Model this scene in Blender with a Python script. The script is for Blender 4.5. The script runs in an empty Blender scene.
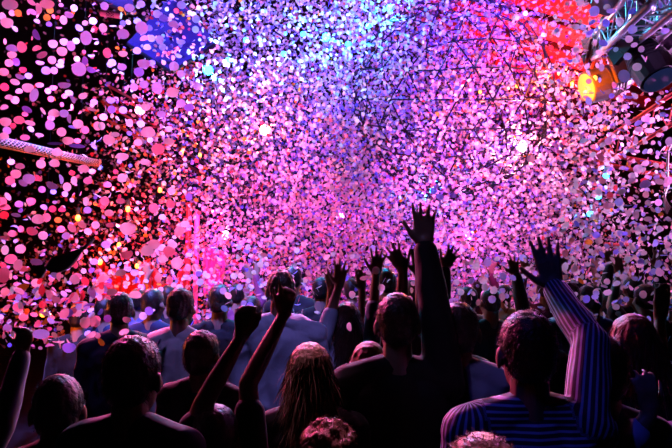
import bpy, math, random
import numpy as np
from mathutils import Vector, Matrix
random.seed(7); rng = np.random.default_rng(11)
sc = bpy.context.scene
COL = sc.collection
# ------------------------------------------------------------------ camera
F = 653.0
TH = math.atan(61/653)
CAM = Vector((0, 0, 1.8))
FW = Vector((0, math.cos(TH), math.sin(TH))); UP = Vector((0, -math.sin(TH), math.cos(TH))); RT = Vector((1, 0, 0))
cd = bpy.data.cameras.new('camera'); cam = bpy.data.objects.new('camera', cd); COL.objects.link(cam)
cd.sensor_width = 36; cd.lens = F/672*36; cd.clip_start = 0.05; cd.clip_end = 100
cam.location = CAM; cam.rotation_euler = (math.pi/2+TH, 0, 0); sc.camera = cam
def P(px, py, d):
    return CAM + d*(FW + RT*((px-336)/F) + UP*((224-py)/F))
def imgdir(dx, dy, dz=0.0):      # dx to the right, dy upwards, dz away
    return (RT*dx + UP*dy + FW*dz).normalized()
def proj(v):
    q = v-CAM; d = q.dot(FW); return 336+F*q.dot(RT)/d, 224-F*q.dot(UP)/d, d
# ------------------------------------------------------------------ materials
def mat(name, col=(.5, .5, .5), rough=.6, metal=0, sheen=0, bump=0, bscale=40, emis=None, estr=0, spec=.5, var=0, vscale=5):
    m = bpy.data.materials.new(name); m.use_nodes = True; n = m.node_tree.nodes; l = m.node_tree.links
    b = n['Principled BSDF']
    b.inputs['Base Color'].default_value = (*col, 1); b.inputs['Roughness'].default_value = rough
    b.inputs['Metallic'].default_value = metal; b.inputs['Sheen Weight'].default_value = sheen
    b.inputs['Sheen Roughness'].default_value = .35; b.inputs['Specular IOR Level'].default_value = spec
    if emis: b.inputs['Emission Color'].default_value = (*emis, 1); b.inputs['Emission Strength'].default_value = estr
    tc = n.new('ShaderNodeTexCoord')
    if bump:
        t = n.new('ShaderNodeTexNoise'); t.inputs['Scale'].default_value = bscale; t.inputs['Detail'].default_value = 4
        bp = n.new('ShaderNodeBump'); bp.inputs['Strength'].default_value = bump; bp.inputs['Distance'].default_value = .01
        l.new(tc.outputs['Object'], t.inputs['Vector']); l.new(t.outputs['Fac'], bp.inputs['Height']); l.new(bp.outputs['Normal'], b.inputs['Normal'])
    if var:
        t = n.new('ShaderNodeTexNoise'); t.inputs['Scale'].default_value = vscale; t.inputs['Detail'].default_value = 3
        r = n.new('ShaderNodeValToRGB'); r.color_ramp.elements[0].position = .35; r.color_ramp.elements[1].position = .65
        r.color_ramp.elements[0].color = (*[c*(1-var) for c in col], 1); r.color_ramp.elements[1].color = (*[min(1, c*(1+var)) for c in col], 1)
        l.new(tc.outputs['Object'], t.inputs['Vector']); l.new(t.outputs['Fac'], r.inputs['Fac']); l.new(r.outputs['Color'], b.inputs['Base Color'])
    return m
M = {}
M['floor'] = mat('venue_floor', (.02, .018, .02), .5, var=.4, vscale=2)
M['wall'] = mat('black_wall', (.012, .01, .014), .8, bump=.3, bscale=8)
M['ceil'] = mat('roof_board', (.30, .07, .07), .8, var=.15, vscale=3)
M['batten'] = mat('black_batten', (.006, .006, .006), .7)
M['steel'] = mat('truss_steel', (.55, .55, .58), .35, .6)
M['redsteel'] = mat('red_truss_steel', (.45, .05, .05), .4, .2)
M['black'] = mat('black_metal', (.005, .005, .007), .45, .1)
M['housing'] = mat('dark_housing', (.10, .06, .05), .4, .2)
M['darklat'] = mat('dark_lattice_steel', (.02, .015, .03), .5, .3)
M['tube'] = mat('pink_lit_lattice', (.6, .25, .36), .5)  # pink show light put into the lattice colour
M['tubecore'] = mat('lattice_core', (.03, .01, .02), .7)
M['panel'] = mat('blue_violet_gauze', (.03, .01, .09), .7, var=.2, vscale=2)
M['redcloth'] = mat('red_cloth', (.85, .05, .05), .7, sheen=.3, bump=.3, bscale=6)
M['magcloth'] = mat('magenta_cloth', (.85, .12, .45), .7, sheen=.3, bump=.3, bscale=6)
M['blackcloth'] = mat('black_cloth', (.008, .008, .01), .75, sheen=.12, bump=.2, bscale=30, spec=.25)
M['navycloth'] = mat('navy_cloth', (.012, .014, .05), .75, sheen=.15, bump=.2, bscale=30, spec=.3)
M['charcoal'] = mat('charcoal_cloth', (.03, .03, .035), .75, sheen=.15, bump=.2, bscale=30, spec=.3)
M['winecloth'] = mat('wine_cloth', (.22, .03, .11), .75, sheen=.2, bump=.2, bscale=30)
M['whitecloth'] = mat('white_cloth', (.8, .8, .84), .7, sheen=.2, bump=.3, bscale=25)
M['paleblue'] = mat('pale_blue_cloth', (.50, .56, .82), .7, sheen=.2, bump=.3, bscale=25)
M['greycloth'] = mat('slate_grey_cloth', (.30, .30, .42), .7, sheen=.2, bump=.3, bscale=25)
M['bluecloth'] = mat('blue_cloth', (.08, .10, .5), .7, sheen=.2, bump=.3, bscale=25)
M['denim'] = mat('light_denim', (.25, .32, .6), .75, bump=.3, bscale=60)
M['skin'] = mat('skin', (.34, .19, .14), .45, bump=.1, bscale=60)
M['skindark'] = mat('dark_skin', (.16, .08, .055), .45, bump=.1, bscale=60)
M['hairdark'] = mat('dark_hair', (.012, .008, .007), .38, bump=.5, bscale=90, spec=.35)
M['hairbrown'] = mat('brown_hair', (.05, .025, .015), .4, bump=.5, bscale=90, spec=.35)
M['hairred'] = mat('auburn_hair', (.20, .06, .03), .4, bump=.5, bscale=90, spec=.35)
M['hairblond'] = mat('blond_hair', (.45, .30, .17), .42, bump=.5, bscale=90, spec=.35)
M['shoe'] = mat('shoe_leather', (.015, .013, .013), .4)
M['clip'] = mat('hair_clip_plastic', (.02, .02, .02), .3)
def emat(name, col, s):
    return mat(name, (.1, .1, .1), .3, emis=col, estr=s)
def paper(name, col=None):
    m = bpy.data.materials.new(name); m.use_nodes = True; n = m.node_tree.nodes; l = m.node_tree.links
    n.remove(n['Principled BSDF'])
    d = n.new('ShaderNodeBsdfDiffuse'); t = n.new('ShaderNodeBsdfTranslucent'); mx = n.new('ShaderNodeMixShader'); mx.inputs[0].default_value = .42
    if col is None:
        a = n.new('ShaderNodeAttribute'); a.attribute_name = 'paper'
        l.new(a.outputs['Color'], d.inputs['Color']); l.new(a.outputs['Color'], t.inputs['Color'])
    else:
        d.inputs['Color'].default_value = (*col, 1); t.inputs['Color'].default_value = (*col, 1)
    l.new(d.outputs[0], mx.inputs[1]); l.new(t.outputs[0], mx.inputs[2]); l.new(mx.outputs[0], n['Material Output'].inputs['Surface'])
    return m
PAPER = {'p': (.95, .66, .80), 'm': (.95, .30, .45), 'r': (.90, .07, .12), 'o': (.95, .30, .04), 'l': (.52, .44, .97), 'v': (.28, .20, .92)}  # paper tints, with part of the coloured show light put in
PNAME = {'p': 'pale pink', 'm': 'hot pink', 'r': 'red', 'o': 'orange', 'l': 'lavender', 'v': 'violet'}
PM = {k: paper('tissue_'+k, c) for k, c in PAPER.items()}
PSTUFF = paper('tissue_mixed')
def striped():
    m = mat('blue_striped_shirt', (.1, .1, .1), .65, sheen=.1, bump=.15, bscale=30); n = m.node_tree.nodes; l = m.node_tree.links
    a = n.new('ShaderNodeAttribute'); a.attribute_name = 'stripe'
    k = n.new('ShaderNodeMath'); k.operation = 'MULTIPLY'; k.inputs[1].default_value = 2*math.pi/.0165
    s = n.new('ShaderNodeMath'); s.operation = 'SINE'
    r = n.new('ShaderNodeValToRGB'); r.color_ramp.elements[0].position = .60; r.color_ramp.elements[1].position = .75
    mr = n.new('ShaderNodeMapRange'); mr.inputs[1].default_value = -1
    r.color_ramp.elements[0].color = (.008, .008, .04, 1); r.color_ramp.elements[1].color = (.55, .58, .85, 1)
    l.new(a.outputs['Fac'], k.inputs[0]); l.new(k.outputs[0], s.inputs[0]); l.new(s.outputs[0], mr.inputs[0]); l.new(mr.outputs[0], r.inputs[0])
    l.new(r.outputs['Color'], n['Principled BSDF'].inputs['Base Color']); return m
M['striped'] = striped()
# ------------------------------------------------------------------ mesh helpers
class SH:
    def __init__(s): s.v = []; s.f = []; s.n = 0
    def add(s, V, Fc):
        s.v.append(np.asarray(V, float)); s.f += [tuple(i+s.n for i in f) for f in Fc]; s.n += len(V); return s
    def cap(s, p0, p1, r0, r1=None, flat=None, seg=12):
        """tapered capsule; flat=(direction, factor) squashes the section along direction"""
        r1 = r0 if r1 is None else r1
        p0 = np.array(p0, float); p1 = np.array(p1, float); ax = p1-p0; L = np.linalg.norm(ax)
        ax = ax/L if L > 1e-6 else np.array([0, 0, 1.])
        t = np.array([1., 0, 0]) if abs(ax[0]) < .8 else np.array([0, 1., 0])
        u = np.cross(ax, t); u /= np.linalg.norm(u); w = np.cross(ax, u)
        rings = [(p0-ax*r0*math.cos(a), r0*math.sin(a)) for a in (.35, .85, 1.3)]+[(p0+ax*L*k, r0+(r1-r0)*k) for k in (0.05, .5, .95)]+[(p1+ax*r1*math.cos(a), r1*math.sin(a)) for a in (1.3, .85, .35)]
        V = [p0-ax*r0]
        for c, r in rings:
            for i in range(seg):
                a = 2*math.pi*i/seg; V.append(c+r*(u*math.cos(a)+w*math.sin(a)))
        V.append(p1+ax*r1); V = np.array(V)
        if flat is not None:
            d = np.array(flat[0], float); d /= np.linalg.norm(d)
            tt = (V-p0)@ax; base = p0+np.outer(tt, ax); off = V-base; V = base+off-np.outer(off@d, d)*(1-flat[1])
        Fc = [(0, 1+(i+1) % seg, 1+i) for i in range(seg)]; nr = len(rings)
        for r in range(nr-1):
            for i in range(seg):
                a = 1+r*seg+i; b = 1+r*seg+(i+1) % seg; Fc.append((a, b, b+seg, a+seg))
        e = 1+nr*seg
        Fc += [(e, 1+(nr-1)*seg+i, 1+(nr-1)*seg+(i+1) % seg) for i in range(seg)]
        return s.add(V, Fc)
    def ell(s, c, r, R=None, seg=14, rg=9):
        V = [(0, 0, -1)]
        for j in range(1, rg):
            b = math.pi*j/rg
            for i in range(seg):
                a = 2*math.pi*i/seg; V.append((math.sin(b)*math.cos(a), math.sin(b)*math.sin(a), -math.cos(b)))
        V.append((0, 0, 1)); V = np.array(V)*np.array(r)
        if R is not None: V = V@np.array(R).T
        V = V+np.array(c)
        Fc = [(0, 1+(i+1) % seg, 1+i) for i in range(seg)]
        for r_ in range(rg-2):
            for i in range(seg):
                a = 1+r_*seg+i; b = 1+r_*seg+(i+1) % seg; Fc.append((a, b, b+seg, a+seg))
        e = 1+(rg-1)*seg
        Fc += [(e, 1+(rg-2)*seg+i, 1+(rg-2)*seg+(i+1) % seg) for i in range(seg)]
        return s.add(V, Fc)
    def box(s, c, d, R=None):
        V = np.array([(x, y, z) for x in (-.5, .5) for y in (-.5, .5) for z in (-.5, .5)])*np.array(d)
        if R is not None: V = V@np.array(R).T
        return s.add(V+np.array(c), [(0, 1, 3, 2), (4, 6, 7, 5), (0, 4, 5, 1), (2, 3, 7, 6), (0, 2, 6, 4), (1, 5, 7, 3)])
    def tube(s, p0, p1, r, seg=8, r1=None, caps=True):
        r1 = r if r1 is None else r1
        p0 = np.array(p0, float); p1 = np.array(p1, float); ax = p1-p0; ax /= np.linalg.norm(ax)
        t = np.array([1., 0, 0]) if abs(ax[0]) < .8 else np.array([0, 1., 0])
        u = np.cross(ax, t); u /= np.linalg.norm(u); w = np.cross(ax, u)
        V = [c+rr*(u*math.cos(2*math.pi*i/seg)+w*math.sin(2*math.pi*i/seg)) for c, rr in ((p0, r), (p1, r1)) for i in range(seg)]
        Fc = [(i, (i+1) % seg, (i+1) % seg+seg, i+seg) for i in range(seg)]
        if caps: Fc += [tuple(range(seg))[::-1], tuple(range(seg, 2*seg))]
        return s.add(V, Fc)
    def path(s, pts, r, seg=6):
        for a, b in zip(pts[:-1], pts[1:]): s.tube(a, b, r, seg)
        return s
    def mesh(s, name):
        m = bpy.data.meshes.new(name); m.from_pydata(np.concatenate(s.v).tolist(), [], s.f); m.update(); return m
def link(name, me, m=None, parent=None, smooth=False):
    o = bpy.data.objects.new(name, me)
    if m is not None and not me.materials: me.materials.append(m)
    if smooth: me.polygons.foreach_set('use_smooth', [True]*len(me.polygons))
    COL.objects.link(o)
    if parent is not None: o.parent = parent
    return o
def empty(name, loc=(0, 0, 0)):
    o = bpy.data.objects.new(name, None); o.location = loc; o.empty_display_size = .1; COL.objects.link(o); return o
def tag(o, label=None, cat=None, group=None, kind=None):
    if label: o['label'] = label
    if cat: o['category'] = cat
    if group: o['group'] = group
    if kind: o['kind'] = kind
    return o
def loc_of(o, sh):       # shift geometry into the parent's frame (parent is a translated Empty)
    off = np.array(o.location); sh.v = [v-off for v in sh.v]; return sh
DG = bpy.context.evaluated_depsgraph_get
def remesh(sh, vox, smooth=3, ratio=1.0, name='body'):
    me = sh.mesh('tmp'); o = bpy.data.objects.new('tmp', me); COL.objects.link(o)
    r = o.modifiers.new('r', 'REMESH'); r.mode = 'VOXEL'; r.voxel_size = vox
    if smooth: sm = o.modifiers.new('s', 'SMOOTH'); sm.iterations = smooth; sm.factor = .5
    if ratio < 1: d = o.modifiers.new('d', 'DECIMATE'); d.ratio = ratio
    dg = DG(); dg.update(); out = bpy.data.meshes.new_from_object(o.evaluated_get(dg)); out.name = name
    bpy.data.objects.remove(o); bpy.data.meshes.remove(me)
    out.polygons.foreach_set('use_smooth', [True]*len(out.polygons)); return out
def getco(me):
    a = np.empty(len(me.vertices)*3); me.vertices.foreach_get('co', a); return a.reshape(-1, 3)
def getno(me):
    a = np.empty(len(me.vertices)*3); me.vertices.foreach_get('normal', a); return a.reshape(-1, 3)
def fold(me, amp, seed=0):
    if not amp: return
    c = getco(me); n = getno(me); r = np.random.default_rng(seed); h = np.zeros(len(c))
    for k in range(7):
        d = r.normal(size=3); d[2] *= .45; d *= r.uniform(18, 55)/np.linalg.norm(d); w = r.normal(size=3)*9
        h += np.sin(c@d+r.uniform(0, 6)+1.6*np.sin(c@w+r.uniform(0, 6)))/(1+k*.25)
    h = 1-np.abs(h)/2.2
    me.vertices.foreach_set('co', (c+n*(h*amp)[:, None]).ravel()); me.update()
# ------------------------------------------------------------------ people
def hand_caps(sh, w, d, s, sc_=1, spread=1, curl=(0, 0, 0, 0), thumb=(.9, .2), fold_thumb=0):
    """palm and five unequal fingers; w wrist, d towards the fingertips, s towards the thumb"""
    d = Vector(d).normalized(); s = Vector(s); s = (s-d*s.dot(d)).normalized(); n = d.cross(s)
    ks = [.030, .010, -.011, -.030]; L = [.072, .080, .074, .058]; an = [.16, .03, -.11, -.27]
    for i in range(4):
        k0 = w+s*ks[i]*.55*sc_; k1 = w+d*(.088 if i < 3 else .080)*sc_+s*ks[i]*sc_
        sh.cap(k0, k1, .0150*sc_, .0125*sc_, seg=8)
        a = an[i]*spread; f = (d*math.cos(a)+s*math.sin(a)).normalized(); p = k1; c = curl[i]; ax = f.cross(n).normalized()
        for j, (fr, rr) in enumerate(((.45, .0098), (.30, .0090), (.25, .0080))):
            ang = c*(.6, .9, .7)[j]
            f = (Matrix.Rotation(ang, 3, ax) @ f).normalized()
            q = p+f*L[i]*fr*sc_; sh.cap(p, q, rr*sc_*(.92 if i == 3 else 1), rr*.93*sc_, seg=8); p = q
    t0 = w+d*.018*sc_+s*.022*sc_; td = (d*math.cos(thumb[0])+s*math.sin(thumb[0])+n*thumb[1]).normalized()
    t1 = t0+td*.042*sc_; sh.cap(t0, t1, .017*sc_, .0125*sc_, seg=8)
    td2 = (td+d*.45-s*fold_thumb).normalized(); t2 = t1+td2*.032*sc_; sh.cap(t1, t2, .0115*sc_, .010*sc_, seg=8)
    sh.cap(t2, t2+(td2+d*.15-s*fold_thumb).normalized()*.025*sc_, .0100*sc_, .0085*sc_, seg=8)
def ik(S, W, l1, l2, pole):
    v = W-S; D = v.length
    if D > (l1+l2)*.995:
        k = D/((l1+l2)*.995); l1 *= k; l2 *= k
    D = v.length; a = (l1*l1-l2*l2+D*D)/(2*D); h = math.sqrt(max(l1*l1-a*a, 1e-6)); u = v.normalized()
    p = Vector(pole); p = (p-u*p.dot(u)).normalized(); return S+u*a+p*h
def person(head, label, top='blackcloth', sleeve='short', hair='short', hcol='hairdark', yaw=0, arms={}, skin='skin', vox=.008, trousers='charcoal', lean=(0, 0),
           scale=None, group=None, name='person', folds=.004, wide=1.0, stripes=False, fuzz=900, hlean=0):
    """head=(px,py,depth) of the head's centre. Torso and legs stand under it, feet on the floor."""
    hc = P(*head); ztop = hc.z+.118; s = scale or max(.8, min(1.08, ztop/1.75))
    dz = ztop-1.75*s             # the rest of the height difference is taken by the legs
    zb = lambda z: (z*s+dz) if z > .9 else z*(.9*s+dz)/.9
    base = Vector((hc.x, hc.y, 0)); Rz = Matrix.Rotation(yaw, 3, 'Z')
    lx, ly = lean                # pelvis offset under the head (bending / leaning)
    def L(x, y, z):
        k = max(0, min(1, (z-.0)/1.5)); k = 1-k
        q = Rz @ Vector((x*s*wide, y*s, 0)); return Vector((hc.x+q.x+lx*k, hc.y+q.y+ly*k, zb(z)))
    hh = Vector((hc.x, hc.y, hc.z))
    HR = Rz @ Matrix.Rotation(hlean, 3, 'X'); hs = (ztop/1.75/s)**0 * (1.0 if s > .9 else .93)
    H = lambda x, y, z: hh+HR @ Vector((x, y, z))*hs
    hR = np.array(HR)
    B = SH(); T = SH(); xd = np.array(Rz @ Vector((0, 1, 0)))
    # head with face
    B.ell(H(0, -.005, .02), (.077*hs, .094*hs, .096*hs), hR); B.ell(H(0, .022, -.045), (.060*hs, .068*hs, .072*hs), hR)
    B.cap(H(0, .088, .012), H(0, .106, -.022), .009, .014); B.ell(H(0, .078, .032), (.055, .016, .012), hR)
    B.ell(H(0, .090, -.052), (.024, .012, .006), hR); B.ell(H(0, .086, -.066), (.020, .012, .007), hR); B.ell(H(0, .073, -.098), (.022, .020, .018), hR)
    for e in (-1, 1):
        B.ell(H(.032*e, .078, .010), (.014, .013, .009), hR); B.ell(H(.082*e, -.008, -.012), (.009, .019, .031), hR); B.ell(H(.046*e, .062, -.025), (.022, .022, .020), hR)
    B.cap(L(0, -.012, 1.43), H(0, -.018, -.075), .060*s, .055*s)
    def torso(S, g):
        f = (xd, .62)
        for e in (-1, 1):
            S.cap(L(.085*e, 0, 1.36), L(.075*e, 0, 1.16), .090*s+g, .075*s+g, (xd, .95)); S.cap(L(.075*e, 0, 1.16), L(.085*e, 0, .97), .074*s+g, .088*s+g)
            S.cap(L(.02*e, -.01, 1.475), L(.165*e, -.005, 1.415), .047*s+g*.6, .056*s+g)
        S.cap(L(0, 0, 1.36), L(0, 0, 1.0), .105*s+g, .100*s+g, (xd, .95))
    torso(B, 0); torso(T, .016)
    bones = []
    for side, e in (('l', -1), ('r', 1)):
        A = arms.get(side)
        up = A is not None and A.get('up', True)
        S0 = L(.175*e, 0, 1.40)+Vector((0, 0, .045*s if up else 0))
        if up: S0 -= Rz @ Vector((.022*e*s, 0, 0))
        if A is None:
            W = L(.24*e, .06, .80); E = ik(S0, W, .29*s, .26*s, Rz @ Vector((.3*e, -1, 0))); hd = Vector((0, .12, -1)); hsd = Rz @ Vector((0, 1, 0)); hk = dict(curl=(.35, .4, .45, .5), thumb=(.5, .1)); l1, r = 0, 1
        else:
            W = P(*A['w']); E = P(*A['e']) if 'e' in A else ik(S0, W, .29*s, .26*s, imgdir(*A.get('pole', (e, -.3, 0))))
            reach = (W-S0).length
            if reach > .60*s or ('e' in A and (E-S0).length+(W-E).length > .64*s): print('REACH', label[:40], side, round(reach, 2), [round(q, 2) for q in proj(S0)])
            hd = imgdir(*A['d']); tx = A.get('t', 1); dx, dy = A['d'][:2]
            hsd = imgdir(dy*tx, -dx*tx, A.get('tz', 0)); hk = dict(spread=A.get('spread', 1.2), curl=A.get('curl', (0, 0, 0, 0)), thumb=A.get('thumb', (.85, .2)), fold_thumb=A.get('ft', 0))
        k = .95*s*A.get('thick', 1) if A else .95*s
        B.cap(S0, E, .052*k, .040*k); B.cap(E, E+(W-E)*.35, .040*k, .040*k); B.cap(E+(W-E)*.3, W, .041*k, .026*k)
        B.cap(W, W+hd*.02, .026*k, .024*k)
        hand_caps(B, W, hd, hsd, sc_=min(1.05, s)*(A.get('hs', 1) if A else 1), **hk)
        T.cap(S0-(E-S0)*.05, S0+(E-S0)*.5, .062*k, .058*k) if sleeve != 'none' else T.cap(S0, S0+(E-S0)*.05, .06*k, .056*k)
        if sleeve == 'short': T.cap(S0+(E-S0)*.4, S0+(E-S0)*.72, .060*k, .062*k)
        if sleeve == 'long':
            T.cap(S0+(E-S0)*.4, E, .059*k, .051*k); T.cap(E, E+(W-E)*.5, .051*k, .047*k); T.cap(E+(W-E)*.4, E+(W-E)*.93, .048*k, .038*k)
        if sleeve == 'rolled':
            T.cap(S0+(E-S0)*.4, E, .059*k, .053*k); T.cap(E, E+(W-E)*.45, .053*k, .050*k)
        bones += [(S0, E, e), (E, W, e)]
    K = SH()
    for e in (-1, 1):
        hp, kn, an = L(.09*e, 0, .93), L(.10*e, .03, .50), L(.10*e, -.01, .09)
        B.cap(hp, kn, .078*s, .052*s); B.cap(kn, an, .052*s, .036*s); ft = Rz @ Vector((.02*e, .15, -.035)); B.cap(Vector((an.x, an.y, .05)), Vector((an.x, an.y, .07))+ft, .036, .026)
        K.cap(hp, kn, .094*s, .070*s); K.cap(kn, Vector((an.x, an.y, .12)), .069*s, .058*s)
    K.cap(L(-.05, 0, .95), L(.05, 0, .95), .112*s, .112*s)
    root = empty(name, (base.x, base.y, 0)); tag(root, label, 'person', group)
    for q in (B, T, K): loc_of(root, q)
    me = remesh(B, vox, 3, 1, 'person_body'); link('body', me, M[skin], root)
    me = remesh(T, vox*1.15, 3, 1, 'shirt'); fold(me, folds, int(abs(hc.x*100)))
    if stripes:
        c = getco(me)+np.array(root.location); bt = np.full(len(c), 9.); val = np.zeros(len(c))
        tor = [(L(-.1, 0, 1.3), L(-.1, 0, .95)), (L(.1, 0, 1.3), L(.1, 0, .95)), (L(0, 0, 1.4), L(0, 0, 1.))]
        def sd(a, b):
            a = np.array(a); b = np.array(b); ab = b-a; t = np.clip(((c-a)@ab)/(ab@ab), 0, 1); q = c-(a+np.outer(t, ab)); return np.linalg.norm(q, axis=1), q, ab/np.linalg.norm(ab)
        for a, b in tor:
            d, _, _ = sd(a, b); d = d-.10; m_ = d < bt; bt[m_] = d[m_]
        xv = (c-np.array(base))@np.array(Rz @ Vector((1, 0, 0))); val = xv.copy()
        yk = c[:, 2] > zb(1.375); val[yk] = c[yk, 2]
        for a, b, e in bones:
            d, q, ab = sd(a, b); d = d-.055; u = np.cross(ab, [0, 1., 0]); u /= np.linalg.norm(u); w_ = np.cross(ab, u)
            m_ = d < bt-.01; ang = np.arctan2(q@w_, q@u)*.058; val[m_] = ang[m_]; bt[m_] = d[m_]
        at = me.attributes.new('stripe', 'FLOAT', 'POINT'); at.data.foreach_set('value', val.astype(np.float32))
    shirt = link('shirt', me, M[top], root)
    link('trousers', remesh(K, vox*1.5, 3, 1, 'trousers'), M[trousers], root)
    # hair
    HA = SH(); lobes = []
    HA.ell(H(0, -.010, .030), (.0815*hs, .099*hs, .096*hs), hR); HA.ell(H(0, -.040, -.015), (.070*hs, .063*hs, .068*hs), hR); HA.ell(H(0, .04, .075), (.058*hs, .05*hs, .036*hs), hR)
    if hair == 'long':
        for e in (-1, 0, 1):
            HA.cap(H(.040*e, -.040, -.02), Vector(H(.040*e, -.085, -.02))+Vector((0, 0, -.24)), .046, .030, seg=10)
    if hair == 'medium':
        for e in (-1, 0, 1):
            HA.cap(H(.055*e, -.035, .0), Vector(H(.066*e, -.055, -.02))+Vector((0, 0, -.13)), .048, .036, seg=10)
    if hair == 'bun': HA.ell(H(0, -.09, .085), (.05, .05, .045), hR)
    if hair == 'curly':
        for _ in range(60):
            v = Vector((random.gauss(0, 1), random.gauss(0, 1)-.3, random.gauss(0, 1)+.5)).normalized(); HA.ell(H(v.x*.088, v.y*.1-.012, v.z*.1+.022), (.022,)*3, None, 8, 6)
    if hair == 'cap':
        pass
    loc_of(root, HA); hm = remesh(HA, .007 if vox < .01 else .012, 2, 1, 'hair')
    c = getco(hm); n = getno(hm); st = np.sin(c[:, 0]*260+3*np.sin(c[:, 2]*40))*.0009+np.sin(c[:, 1]*240+c[:, 0]*90)*.0008
    if hair == 'curly': st *= 2
    hm.vertices.foreach_set('co', (c+n*st[:, None]).ravel()); hm.update(); c = getco(hm)
    # fine strands standing off the head
    if fuzz:
        idx = rng.integers(0, len(c), fuzz if hair != 'long' else fuzz*2); hz = hc.z
        verts = []; faces = []; o0 = np.array(root.location)
        for k in idx:
            p = c[k]; nn = n[k]; z = p[2]-hz; ln = rng.uniform(.007, .016)
            if hair in ('long', 'medium') : ln = rng.uniform(.05, .12) if z < .04 else rng.uniform(.02, .05)
            g = np.array([rng.normal()*.25, rng.normal()*.25, -1.0 if hair in ('long', 'medium') else -.5+rng.normal()*.4]); dd = nn*((.8 if hair == 'curly' else .42) if hair not in ('long', 'medium') else .16)+g*.6
            dd /= np.linalg.norm(dd); sd_ = np.cross(dd, rng.normal(size=3)); sd_ /= np.linalg.norm(sd_); wd = .0006 if hair not in ('long', 'medium') else .0012
            b = len(verts); verts += [p-sd_*wd, p+sd_*wd, p+dd*ln*.55+sd_*wd, p+dd*ln*.55-sd_*wd, p+dd*ln+np.array([0, 0, -ln*.15])]; faces += [(b, b+1, b+2, b+3), (b+3, b+2, b+4)]
        nv = len(c); polys = [tuple(pp.vertices) for pp in hm.polygons]
        m2 = bpy.data.meshes.new('hair'); m2.from_pydata(np.concatenate([c, np.array(verts)]).tolist(), [], polys+[tuple(i+nv for i in f) for f in faces]); m2.update()
        m2.polygons.foreach_set('use_smooth', [True]*len(m2.polygons)); hm = m2
    hobj = link('hair', hm, M[hcol], root)
    return root
def copy_tree(o, parent=None):
    c = o.copy(); COL.objects.link(c); c.parent = parent
    for ch in list(o.children): copy_tree(ch, c)
    return c
PEOPLE = []
def ppl(*a, **k):
    o = person(*a, **k); PEOPLE.append(o); return o
# ------------------------------------------------------------------ the crowd
PI = math.pi
ppl((133, 378, 1.9), 'person with short dark hair and prominent ears, dark collared top, close by the corner', 'navycloth', fuzz=1600, vox=.007, yaw=-.15)
ppl((202, 357, 3.0), 'person with short dark hair, red-lit neck and black t-shirt behind the raised bare arms', 'blackcloth', fuzz=1200, yaw=-.2)
ppl((215, 442, 2.0), 'person low in front with two bare dark arms up, one finger pointing', 'blackcloth', 'short', skin='skindark', vox=.007, fuzz=300,
    arms={'l': dict(w=(242, 336, 2.1), e=(203, 404, 2.0), d=(.1, 1, .2), t=1, curl=(.9, 1.0, 1.1, 1.1), thumb=(.7, .3), ft=.2), 'r': dict(w=(284, 314, 2.25), e=(248, 384, 2.1), d=(.15, 1), t=-1, curl=(.1, 1.3, 1.5, 1.5), thumb=(.5, .5))})
ppl((281, 291, 3.7), 'man with short dark hair in a loose pale blue shirt and light jeans, back turned', 'paleblue', 'rolled', trousers='denim', folds=.016, yaw=.15, wide=1.0)
ppl((310, 376, 2.4), 'woman with long straight light hair over dark top, in front of the pale blue shirt', 'blackcloth', hair='long', hcol='hairblond', vox=.007, fuzz=1600, scale=.93)
ppl((347, 322, 4.0), 'woman with long dark hair in pale long sleeves raising both open hands', 'paleblue', 'rolled', hair='long', scale=1.0, wide=.95, vox=.007,
    arms={'l': dict(w=(339, 286, 4.0), e=(323, 338, 3.9), d=(.12, 1), t=-1, spread=1.7, hs=.98), 'r': dict(w=(376, 274, 4.05), e=(372, 336, 3.9), d=(.1, 1), t=-1, spread=1.7, hs=.98)})
ppl((369, 369, 2.9), 'fair-haired person half hidden behind the big dark-shirted man with arm up', 'charcoal', hair='medium', hcol='hairblond', fuzz=800, scale=.93)
ppl((397, 325, 2.5), 'big man in black with cropped hair, thick sleeved arm raised high with spread hand', 'blackcloth', 'long', vox=.007, fuzz=1500, wide=1.12,
    arms={'r': dict(w=(425, 246, 2.62), e=(437, 322, 2.5), d=(-.05, 1), t=-1, spread=.95, curl=(.05, .25, .35, .3), thick=1.28, hs=1.05, thumb=(.75, .1))})
ppl((395, 330, 3.4), 'person almost hidden behind the big man in black, forearm up with spread fingers', 'charcoal', 'short', fuzz=0, scale=.97,
    arms={'r': dict(w=(403, 270, 3.3), e=(401, 325, 3.3), d=(-.45, .85), t=1, spread=1.8, hs=.95, thumb=(1.0, .2))})
ppl((424, 338, 3.6), 'person hidden behind the thick sleeved arm, bare pink-lit forearm held up beside it', 'charcoal', 'short', fuzz=0, scale=.95,
    arms={'l': dict(w=(419, 274, 3.5), e=(423, 322, 3.5), d=(-.1, 1), t=-1, spread=.8, hs=.9)})
ppl((453, 334, 3.9), 'person hidden behind two dark heads, hand with spread fingers just past the thick sleeved arm', 'blackcloth', 'long', fuzz=0, scale=.97,
    arms={'l': dict(w=(445, 268, 3.9), e=(442, 318, 3.85), d=(.45, .9), t=-1, spread=1.6, hs=.95)})
ppl((459, 333, 2.6), 'dark-haired person with rim-lit head between the big man and the striped shirt', 'greycloth', 'short', fuzz=1400, wide=1.0, scale=.93, yaw=-.2)
ppl((527, 354, 1.85), 'man in a blue and white striped shirt raising an open hand', 'striped', 'long', vox=.0065, stripes=True, fuzz=2000, wide=1.06, folds=.006,
    arms={'r': dict(w=(554, 288, 2.22), e=(591, 344, 1.98), d=(-.22, 1, .05), t=-1, spread=.9, hs=1.08, thumb=(1.0, .15), thick=1.12)})
ppl((483, 494, 1.25), 'very close person at the bottom, only pink-lit brown hair showing below the striped shirt', 'charcoal', hcol='hairblond', fuzz=2500, vox=.007)
ppl((328, 459, 2.1), 'short person with curly pink-lit hair at the bottom, below the long light hair', 'charcoal', hair='curly', hcol='hairblond', fuzz=2500, vox=.007)
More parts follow.
